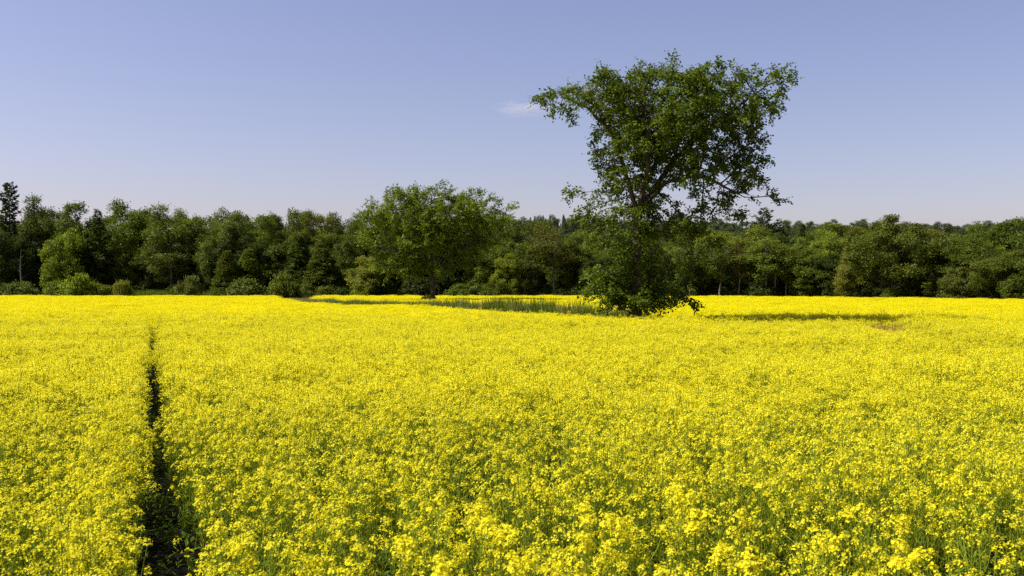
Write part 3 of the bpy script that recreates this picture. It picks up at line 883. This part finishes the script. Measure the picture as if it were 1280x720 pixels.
elm('elm_tree', 'low spreading elm at the left with a broad flat crown and short trunk', 540, 376, 122.0, LOW,
    [(541, 360), (540, 345)],
    [[(525, 318, 0.5), (500, 285, 0.8), (488, 258, 0.5)], [(540, 310, -0.6), (538, 270, -0.8), (540, 245, 0)], [(558, 312, 0.4), (585, 285, 0.8), (615, 262, 0.5)], [(530, 322, -0.8), (490, 312, -1.2)]],
    12, 1.3, 0.48, 3.0, 0.75, 0.36, 0.14, 4, 8, (0.116, 0.168, 0.014), thinz=((1, 6, 9), (0.6, 0.7, 0.85)), shoot_frac=0.8, shoot_dir=(0.55, 0, 0.4), shoot_len=0.85, tip=0.018, base_r=0.30, up=0.25, wind=(0.3, 0, 0.3), sprayl=1.1,
    sprouts=[(505, 560, 325, 348, 1.8, 14)])
place_tree('shrub', 'shrub', 535, 369, 22, 'mid', 'small bush at the foot of the low spreading elm', 'shrub', D=120.0, v=1)

# ------------------------------------------------------------------ the rapeseed crop
def raceme(mb, p, r, size=1.0, nf=18, mi_petal=0, mi_bud=1, petal=0.0088):
    """domed head of four-petalled flowers with a knot of buds on top"""
    a = r.random(nf) * 6.283 + np.arange(nf) * 2.4
    u = r.random(nf) ** 0.6
    rr = 0.041 * size * u * r.uniform(0.8, 1.2, nf)
    z = 0.022 * size * (1 - u) - 0.045 * size * r.random(nf) * u
    C = p + np.column_stack([np.cos(a) * rr, np.sin(a) * rr, z])
    nrm = np.column_stack([np.cos(a) * u, np.sin(a) * u, 0.9 - 0.3 * u]) + r.normal(0, 0.25, (nf, 3))
    nrm /= np.linalg.norm(nrm, axis=1, keepdims=True)
    e1 = np.cross(nrm, unit(nf, r)); e1 /= np.linalg.norm(e1, axis=1, keepdims=True)
    e2 = np.cross(nrm, e1)
    t = np.clip(r.normal(0.5, 0.2, nf), 0, 1)
    for k in range(4):
        d = (e1, e2, -e1, -e2)[k]
        mb.leaves(C, d + nrm * 0.25, nrm, petal * size ** 0.5 * r.uniform(0.85, 1.2, nf), petal * 0.95, mi_petal, t, belly=0.62)
    nb = 5
    B = p + np.array([0, 0, 0.022 * size]) + r.normal(0, 0.006 * size, (nb, 3))
    mb.leaves(B, unit(nb, r) * 0.5 + np.array([0, 0, 1]), unit(nb, r), 0.008, 0.004, mi_bud, 0.5)

def plant_skeleton(r, H, nb, spread, tlo=0.74):
    lean = r.normal(0, 0.05, 2)
    zs = np.array([0, 0.35, 0.7, 1.0]) * H
    main = np.column_stack([lean[0] * zs + r.normal(0, 0.01, 4), lean[1] * zs + r.normal(0, 0.01, 4), zs])
    br = []
    for b in range(nb):
        z0 = H * r.uniform(0.3, 0.82)
        s = np.array([np.interp(z0, zs, main[:, 0]), np.interp(z0, zs, main[:, 1]), z0])
        a = r.random() * 6.283
        top = H * r.uniform(tlo, 1.02)
        out = spread * r.uniform(0.35, 1.0)
        e = np.array([s[0] + math.cos(a) * out, s[1] + math.sin(a) * out, max(top, z0 + 0.1)])
        m = s * 0.5 + e * 0.5 + np.array([math.cos(a), math.sin(a), 0]) * out * 0.16
        br.append((s, m, e))
    return main, br

def near_plant(seed, H=1.2, nb=7, spread=0.2, parts=False, head=1.0):
    r = np.random.default_rng(seed)
    st, lf = MB(), MB()
    heads = []
    main, br = plant_skeleton(r, H, nb, spread, 0.92 if parts else 0.74)
    tipz = []
    st.tube(main, [0.0055, 0.0045, 0.0035, 0.002], 4, 0, 0.5)
    ends = [main[-1]] + [b[2] for b in br]
    for s, m, e in br: st.tube([s, m, e], [0.003, 0.0024, 0.0016], 3, 0, 0.55)
    # pods and spent pedicels under each head
    for e in ends:
        n = int(r.integers(9, 16))
        P = e - np.column_stack([np.zeros(n), np.zeros(n), r.uniform(0.04, 0.30, n)])
        a = r.random(n) * 6.283
        st.leaves(P, np.column_stack([np.cos(a), np.sin(a), np.full(n, 0.9)]), unit(n, r), r.uniform(0.035, 0.065, n), 0.0035, 0, r.uniform(0.4, 0.9, n))
    # leaves: broad below, narrow clasping ones above
    n1 = 11
    z = r.uniform(0.05, 0.5, n1) * H
    a = r.random(n1) * 6.283
    P = np.column_stack([np.interp(z, main[:, 2], main[:, 0]), np.interp(z, main[:, 2], main[:, 1]), z])
    lf.leaves(P, np.column_stack([np.cos(a), np.sin(a), r.uniform(-0.3, 0.6, n1)]), unit(n1, r) * 0.3 + np.array([0, 0, 1]), r.uniform(0.09, 0.19, n1), r.uniform(0.03, 0.06, n1), 0, r.random(n1))
    n2 = 7
    z = r.uniform(0.45, 0.85, n2) * H; a = r.random(n2) * 6.283
    P = np.column_stack([np.interp(z, main[:, 2], main[:, 0]), np.interp(z, main[:, 2], main[:, 1]), z])
    lf.leaves(P, np.column_stack([np.cos(a), np.sin(a), r.uniform(0.3, 1.0, n2)]), unit(n2, r) * 0.4 + np.array([0, 0, 1]), r.uniform(0.06, 0.12, n2), r.uniform(0.012, 0.024, n2), 0, r.random(n2))
    if parts:
        hs = []
        for e in ends:
            hb = MB(); raceme(hb, e, r, head * r.uniform(0.85, 1.3), int(r.integers(24, 38)), 0, 1, 0.011); hs.append(hb.mesh('flower_head', [M_NEARPETAL, M_BUD]))
        return st.mesh('stem', [M_STEM]), lf.mesh('leaves', [M_RLEAF]), hs
    mb = MB()
    for e in ends: raceme(mb, e, r, head * r.uniform(0.6, 1.15), int(r.integers(10, 22)))
    for q, mi in ((st, 2), (lf, 3)):
        for v, t in zip(q.v, q.t): pass
        off = mb.n
        mb.v += q.v; mb.t += q.t
        mb.f4 += [f + off for f in q.f4]; mb.m4 += [np.full(len(m), mi) for m in q.m4]
        mb.n += q.n
    return mb.mesh('plant', [M_NEARPETAL, M_BUD, M_STEM, M_RLEAF])

def mid_plant(seed, H=1.2, nb=7, spread=0.2):
    r = np.random.default_rng(seed)
    mb = MB()
    main, br = plant_skeleton(r, H, nb, spread)
    mb.tube(main[[1, 3]], [0.006, 0.003], 3, 2, 0.5)
    for s, m, e in br: mb.tube([s, e], [0.004, 0.0025], 3, 2, 0.55)
    for e in [main[-1]] + [b[2] for b in br]:
        n = 16
        off = r.normal(0, 1, (n, 3)) * np.array([0.027, 0.027, 0.02])
        mb.leaves(e + off, unit(n, r) + np.array([0, 0, 0.1]), unit(n, r) * 0.6 + np.array([0, 0, 0.8]), r.uniform(0.016, 0.026, n), 0.019, 0, np.clip(r.normal(0.5, 0.2, n), 0, 1), belly=0.5)
        k = 4
        a = r.random(k) * 6.283
        mb.leaves(e - np.column_stack([np.zeros(k), np.zeros(k), r.uniform(0.05, 0.2, k)]), np.column_stack([np.cos(a), np.sin(a), np.full(k, 0.9)]), unit(k, r), 0.05, 0.005, 2, 0.6)
    n1 = 11
    z = r.uniform(0.1, 0.8, n1) * H; a = r.random(n1) * 6.283
    P = np.column_stack([np.zeros(n1), np.zeros(n1), z])
    mb.leaves(P, np.column_stack([np.cos(a), np.sin(a), r.uniform(0, 0.9, n1)]), unit(n1, r) * 0.3 + np.array([0, 0, 1]), r.uniform(0.09, 0.2, n1), r.uniform(0.02, 0.06, n1), 3, r.random(n1))
    return mb.mesh('plant', [M_NEARPETAL, M_BUD, M_STEM, M_RLEAF])

def far_patch(seed, H=1.2, nheads=150, size=1.0):
    r = np.random.default_rng(seed)
    mb = MB()
    xy = r.normal(0, 0.36, (nheads, 2)) * size
    z = H * r.uniform(0.82, 1.04, nheads)
    C = np.column_stack([xy, z])
    n = 6
    P = np.repeat(C, n, 0) + r.normal(0, 1, (nheads * n, 3)) * np.array([0.028, 0.028, 0.024])
    m = len(P)
    mb.leaves(P, unit(m, r), unit(m, r) * 0.6 + np.array([0, 0, 0.8]), r.uniform(0.03, 0.045, m), 0.032, 0, np.clip(r.normal(0.5, 0.2, m), 0, 1), belly=0.5)
    k = nheads
    base = np.column_stack([xy * 0.9, np.full(k, 0.25 * H)])
    d = C - base; L = np.linalg.norm(d, axis=1)
    mb.leaves(base, d, unit(k, r), L, 0.016, 2, r.random(k), belly=0.5)
    k2 = 40
    b2 = np.column_stack([r.normal(0, 0.36, (k2, 2)) * size, r.uniform(0.15, 0.75, k2) * H])
    mb.leaves(b2, unit(k2, r) + np.array([0, 0, 0.4]), unit(k2, r) * 0.3 + np.array([0, 0, 1]), r.uniform(0.1, 0.25, k2), 0.06, 3, r.random(k2))
    return mb.mesh('patch', [M_PETAL, M_BUD, M_STEM, M_RLEAF])

crop_meshes = [near_plant(300 + i, H=1.2, nb=int(6 + i % 3), spread=0.17 + 0.02 * (i % 4)) for i in range(10)] \
    + [mid_plant(330 + i, nb=6 + i % 3, spread=0.17 + 0.02 * (i % 3)) for i in range(8)] + [far_patch(350 + i) for i in range(6)]
CROP = proto_collection('rapeseed_shapes', crop_meshes, 'rapeseed')

# the grassy drainage strip that parts the two crops (x, y in metres)
ST_NEAR = [(-39, 170), (-36, 152), (-31, 133), (-24, 112), (-20.5, 99), (-14.3, 90), (-4.1, 73.6), (1, 60), (4.2, 53), (6.5, 49.8), (12, 47.0), (15, 45.8)]
ST_FAR = [(-33, 170), (-28, 142), (-16.6, 109), (-10.5, 97), (-2.6, 80), (3.2, 64), (6.2, 57), (8.6, 52.6), (13, 48.2), (15, 46.2)]
STRIP = ST_NEAR + ST_FAR[::-1]
FARSIDE = ST_FAR + [(26, 52), (60, 44), (140, 40), (160, 130), (140, 230), (-33, 230)]

def track_x(y): return -2.10 - 0.359 * (y - 5.9)

def field_points(n_per, d0, d1, txm, jitter_seed):
    r = np.random.default_rng(jitter_seed)
    pts = []
    # uniform in a wedge between depths d0 and d1, a margin wider than the view
    xw = txm * d1 + 4
    area = 2 * xw * (d1 - d0)
    n = int(area * n_per)
    x = r.uniform(-xw, xw, n); y = r.uniform(d0, d1, n)
    ok = np.abs(x) < txm * y + 4
    return x[ok], y[ok], r

def crop_mask(x, y, r, track=True, w0=0.17):
    ok = y < edge_depth(x / y) - 3.5
    ok &= ~inpoly(x, y, STRIP)
    if track:
        dx = x - track_x(y) + 0.22 * (vn2(y * 0.8, 3.1) - 0.5)
        w = w0 * (0.62 + 0.75 * vn1(y * 1.1, 9.0)) + 0.03
        fade = np.interp(y, [5, 30, 52, 70], [1.0, 1.0, 0.9, 0.0])
        ok &= ~((np.abs(dx) < w) & (r.random(len(x)) < fade))
    return ok

def height_at(x, y):
    h = 0.90 + 0.20 * vn1(x * 0.35 + 11, y * 0.35) + 0.10 * vn2(x * 1.3, y * 1.3 + 5)
    # the shallow hollow that carries on from the strip at the right
    hx = np.interp(y, [26, 30, 36, 42, 46], [14.4, 14.0, 14.2, 15.6, 17.5])
    dip = np.exp(-((x - hx) / 1.1) ** 2) * sstep(24, 30, y) * (1 - sstep(44, 47, y))
    # the tramline verge is a little lower
    tr = np.exp(-((x - track_x(y)) / 0.35) ** 2) * (1 - sstep(35, 60, y))
    return h * (1 - 0.22 * dip - 0.12 * tr), dip

PX, PY, PI, PS = [], [], [], []
for lo, hi, dens, d0, d1, txm in ((0, 10, 27, 3.6, 18.0, 0.62), (10, 18, 35, 12.0, 72.0, 0.60), (18, 24, 1.6, 34.0, 180.0, 0.62)):
    x, y, r = field_points(dens, d0, d1, txm, 40 + lo)
    ok = crop_mask(x, y, r, track=True, w0=np.interp(y, [5, 12, 30], [0.185, 0.21, 0.24]) if lo < 18 else 0.3)
    b0 = sstep(12, 18, y); b1 = sstep(34, 72, y); q = r.random(len(x))
    ok &= (q > b0) if lo == 0 else ((q < b0) & (q > b1) if lo == 10 else q < b1)
    if lo == 0:
        # thin, leggy patches where the stems show
        g = vn3(x * 0.55, y * 0.4)
        ok &= (r.random(len(x)) < np.clip(0.12 + 1.5 * g, 0, 1))
        vx = x - track_x(y)
        ok &= ~((vx > 0.1) & (vx < 0.8) & (y < 12) & (r.random(len(x)) < 0.45))
        right = ((x - 3.3) / 0.8) ** 2 + ((y - 6.4) / 1.2) ** 2 < 1
        ok &= ~(right & (r.random(len(x)) < 0.6))
    elif lo == 10:
        g = vn3(x * 0.55, y * 0.4)
        ok &= (r.random(len(x)) < np.clip(0.45 + 1.2 * g, 0, 1))
    x, y = x[ok], y[ok]
    h, dip = height_at(x, y)
    keep = r.random(len(x)) > dip * 0.45
    x, y, h = x[keep], y[keep], h[keep]
    h *= r.normal(1.0, 0.07 if lo < 18 else 0.03, len(x))
    PX.append(x); PY.append(y); PS.append(h); PI.append(r.integers(lo, hi, len(x)))
# extra plants added along the left side of the track to shade its floor
r = np.random.default_rng(61)
y = 3.8 + 40 * r.random(620) ** 1.4
x = track_x(y) - r.uniform(0.26, 0.62, 620)
PX.append(x); PY.append(y); PS.append(height_at(x, y)[0] * r.normal(1.06, 0.06, 620)); PI.append(np.where(y < 15, r.integers(0, 10, 620), r.integers(10, 18, 620)))
x = np.concatenate(PX); y = np.concatenate(PY); h = np.concatenate(PS); idx = np.concatenate(PI)
r = np.random.default_rng(77)
rot = np.column_stack([r.normal(0, 0.06, len(x)), r.normal(0, 0.06, len(x)), r.random(len(x)) * 6.283])
wid = r.uniform(0.85, 1.2, len(x))
scl = np.column_stack([wid, wid, h])
pts = np.column_stack([x, y, ground_z(x, y)])
far = inpoly(x, y, FARSIDE)
print('crop instances', len(x), far.sum())
scatter('rapeseed_crop', pts[~far], rot[~far], scl[~far], idx[~far], CROP, 'yellow flowering rapeseed filling the foreground, parted by one dark wheel track', 'rapeseed field')
scatter('rapeseed_crop', pts[far], rot[far], scl[far], idx[far], CROP, 'smooth yellow rapeseed beyond the grass strip, up to the forest edge', 'rapeseed field')

# ------------------------------------------------------------------ tall grass in the strip, verge along the forest, reddish dock patch
def grass_tuft(seed, H=1.5, n=60, mat=M_GRASS, w=0.016, spread=0.3, lean=0.22):
    r = np.random.default_rng(seed)
    mb = MB()
    for i in range(n):
        a = r.random() * 6.283; q = spread * r.random() ** 0.5
        b = np.array([math.cos(a) * q, math.sin(a) * q, 0])
        hh = H * r.uniform(0.55, 1.05)
        d = r.normal(0, lean, 2)
        m = b + np.array([d[0] * 0.35 * hh, d[1] * 0.35 * hh, hh * 0.55])
        e = b + np.array([d[0] * hh, d[1] * hh, hh * (1 - 0.3 * np.hypot(*d))])
        s = np.array([math.cos(a + 1.3), math.sin(a + 1.3), 0]) * w
        mb.add([b - s, b + s, m + s * 0.8, m - s * 0.8, e], [(0, 1, 2, 3)], 0, r.random())
        k = mb.n
        mb.add([m - s * 0.8, m + s * 0.8, e], [(0, 1, 2)], 0, r.random())
    return mb.mesh('tuft', [mat])
GRASSES = proto_collection('grass_shapes', [grass_tuft(400 + i, n=34, w=0.034) for i in range(4)] + [grass_tuft(410 + i, H=1.5, mat=M_DRYGRASS, n=50, w=0.02) for i in range(2)], 'tuft')
r = np.random.default_rng(90)
n = 60000
gx_ = r.uniform(-42, 20, n); gy_ = r.uniform(44, 172, n)
ok = inpoly(gx_, gy_, STRIP)
gx_, gy_ = gx_[ok], gy_[ok]
pr = r.random(len(gx_)) < 0.95
gx_, gy_ = gx_[pr], gy_[pr]
hh = np.interp(gx_, [-40, -26, -20, -10, -3, 2, 5, 8, 15], [0.6, 0.8, 0.95, 1.02, 1.26, 1.40, 1.25, 0.9, 0.75]) * (0.8 + 0.4 * vn1(gx_ * 0.8, gy_ * 0.8)) * r.uniform(0.85, 1.15, len(gx_))
gi_ = np.where(r.random(len(gx_)) < np.interp(gx_, [-40, -24, -18, 20], [0.75, 0.6, 0.15, 0.08]), r.integers(4, 6, len(gx_)), r.integers(0, 4, len(gx_)))
scatter('strip_grass', np.column_stack([gx_, gy_, np.zeros(len(gx_))]), np.column_stack([r.normal(0, .05, len(gx_)), r.normal(0, .05, len(gx_)), r.random(len(gx_)) * 6.28]),
        np.column_stack([np.ones(len(gx_)), np.ones(len(gx_)), hh]), gi_, GRASSES, 'tall green grass in the strip running from the grassy gap to the tall elm', 'grass')
# low grass verge at the foot of the forest
n = 9000
tx = r.uniform(-0.6, 0.62, n); dd = r.uniform(-3.2, 0.5, n)
D = edge_depth(tx) + dd
hv = np.interp(tx, [-.6, -.42, -.38, -.25, -.2, 0.0, .6], [.5, .8, 1.6, 1.5, .7, .5, .4]) * r.uniform(0.7, 1.15, n)
scatter('verge_grass', np.column_stack([tx * D, D, np.zeros(n)]), np.column_stack([np.zeros(n), np.zeros(n), r.random(n) * 6.28]), np.column_stack([np.full(n, 1.6), np.full(n, 1.6), hv]),
        r.integers(0, 4, n), GRASSES, 'grass verge along the foot of the forest beside the field', 'grass')
DOCKS = proto_collection('dock_shapes', [grass_tuft(430 + i, H=1.25, n=26, mat=M_DOCK, w=0.014, spread=0.25, lean=0.12) for i in range(3)], 'dock')
n = 260
dx_ = r.normal(15.0, 1.5, n); dy_ = r.normal(42.6, 1.7, n)
scatter('dock_weeds', np.column_stack([dx_, dy_, np.zeros(n)]), np.column_stack([r.normal(0, .06, n), r.normal(0, .06, n), r.random(n) * 6.28]), np.column_stack([np.ones(n), np.ones(n), r.uniform(0.85, 1.22, n)]),
        r.integers(0, 3, n), DOCKS, 'patch of reddish-brown weeds among the yellow flowers right of the tall elm', 'weeds')

# low weeds and fallen leaves on the wheel track
def weed(seed):
    r = np.random.default_rng(seed); mb = MB()
    n = 22
    a = r.random(n) * 6.283
    P = np.column_stack([r.normal(0, .06, n), r.normal(0, .06, n), r.uniform(0.01, 0.3, n)])
    mb.leaves(P, np.column_stack([np.cos(a), np.sin(a), r.uniform(-.3, .8, n)]), unit(n, r) * .5 + np.array([0, 0, 1]), r.uniform(.08, .2, n), r.uniform(.02, .07, n), 0, r.random(n))
    return mb.mesh('weed', [M_RLEAF])
WEEDS = proto_collection('weed_shapes', [weed(440 + i) for i in range(4)], 'weed')
n = 160
wy = 3.8 + 56 * r.random(n) ** 1.5; wx = track_x(wy) + r.normal(0, 0.2, n)
scatter('track_weeds', np.column_stack([wx, wy, np.zeros(n)]), np.column_stack([np.zeros(n), np.zeros(n), r.random(n) * 6.28]), np.repeat(r.uniform(.4, 1.0, n)[:, None], 3, 1), r.integers(0, 4, n), WEEDS,
        'dark green weeds on the floor of the narrow wheel track', 'weeds')

# two dark grass stalks standing above the flowers at the right
def stalk(px, py_top, D, label, seed, lean):
    X = (px - 640) / F * D
    zt = CAM_Z - (py_top - HOR) / F * D
    o = empty('grass_stalk', (X, D, 0)); tag(o, label, 'weed')
    r = np.random.default_rng(seed)
    mb = MB()
    mb.tube([[-lean, 0, 0], [-lean * 0.7, 0, zt * 0.5], [0, 0, zt]], [0.012, 0.01, 0.004], 5, 0, 0.3)
    link('stem', mb.mesh('stem', [M_RLEAF]), o)
    for k in range(4):
        lb = MB(); a = r.random() * 6.28
        z = zt * (0.62 + 0.09 * k)
        b = np.array([[-lean * (1 - z / zt), 0, z]])
        lb.leaves(b, np.array([[math.cos(a) * 0.4 + 0.15, math.sin(a) * 0.4, 1.0]]), np.array([[math.sin(a), -math.cos(a), 0.3]]), 0.35, 0.04, 0, 0.25)
        link('leaf', lb.mesh('leaf', [M_RLEAF]), o)
stalk(1159, 407, 38.0, 'dark upright grass stalk above the flowers near the reddish weeds', 1, 0.22)
stalk(1279, 424, 30.0, 'dark upright grass stalk at the right edge of the view', 2, 0.15)

# ------------------------------------------------------------------ tall plants of the front row, each one a thing
front = [near_plant(500 + i, H=1.4, nb=5 + i % 3, spread=0.10, parts=True, head=1.0) for i in range(4)]
FRONT = [(680, 603), (628, 662), (612, 648), (716, 636), (556, 694), (762, 648), (728, 668), (772, 688), (700, 697), (846, 612),
         (872, 640), (1100, 682), (1030, 662), (1160, 692), (905, 684), (962, 694), (1066, 630), (640, 698), (598, 632),
         (938, 648), (505, 668), (1182, 596), (1128, 646), (300, 694)]
FL = 'tall rapeseed plant with large bright heads at the near edge of the field'
for i, (px, py) in enumerate(FRONT):
    st, lf, hs = front[i % 4]
    zt = random.uniform(1.30, 1.46)
    D = (CAM_Z - zt) * F / (py - HOR)
    o = empty('rapeseed_plant', ((px - 640) / F * D, D, 0), random.uniform(0, 6.28))
    k = zt / 1.4
    o.scale = (k, k, k)
    tag(o, FL, 'rapeseed plant', 'tall rapeseed plants at the near edge of the field')
    link('stem', st, o); link('foliage', lf, o)
    for hme in hs: link('flower_head', hme, o)
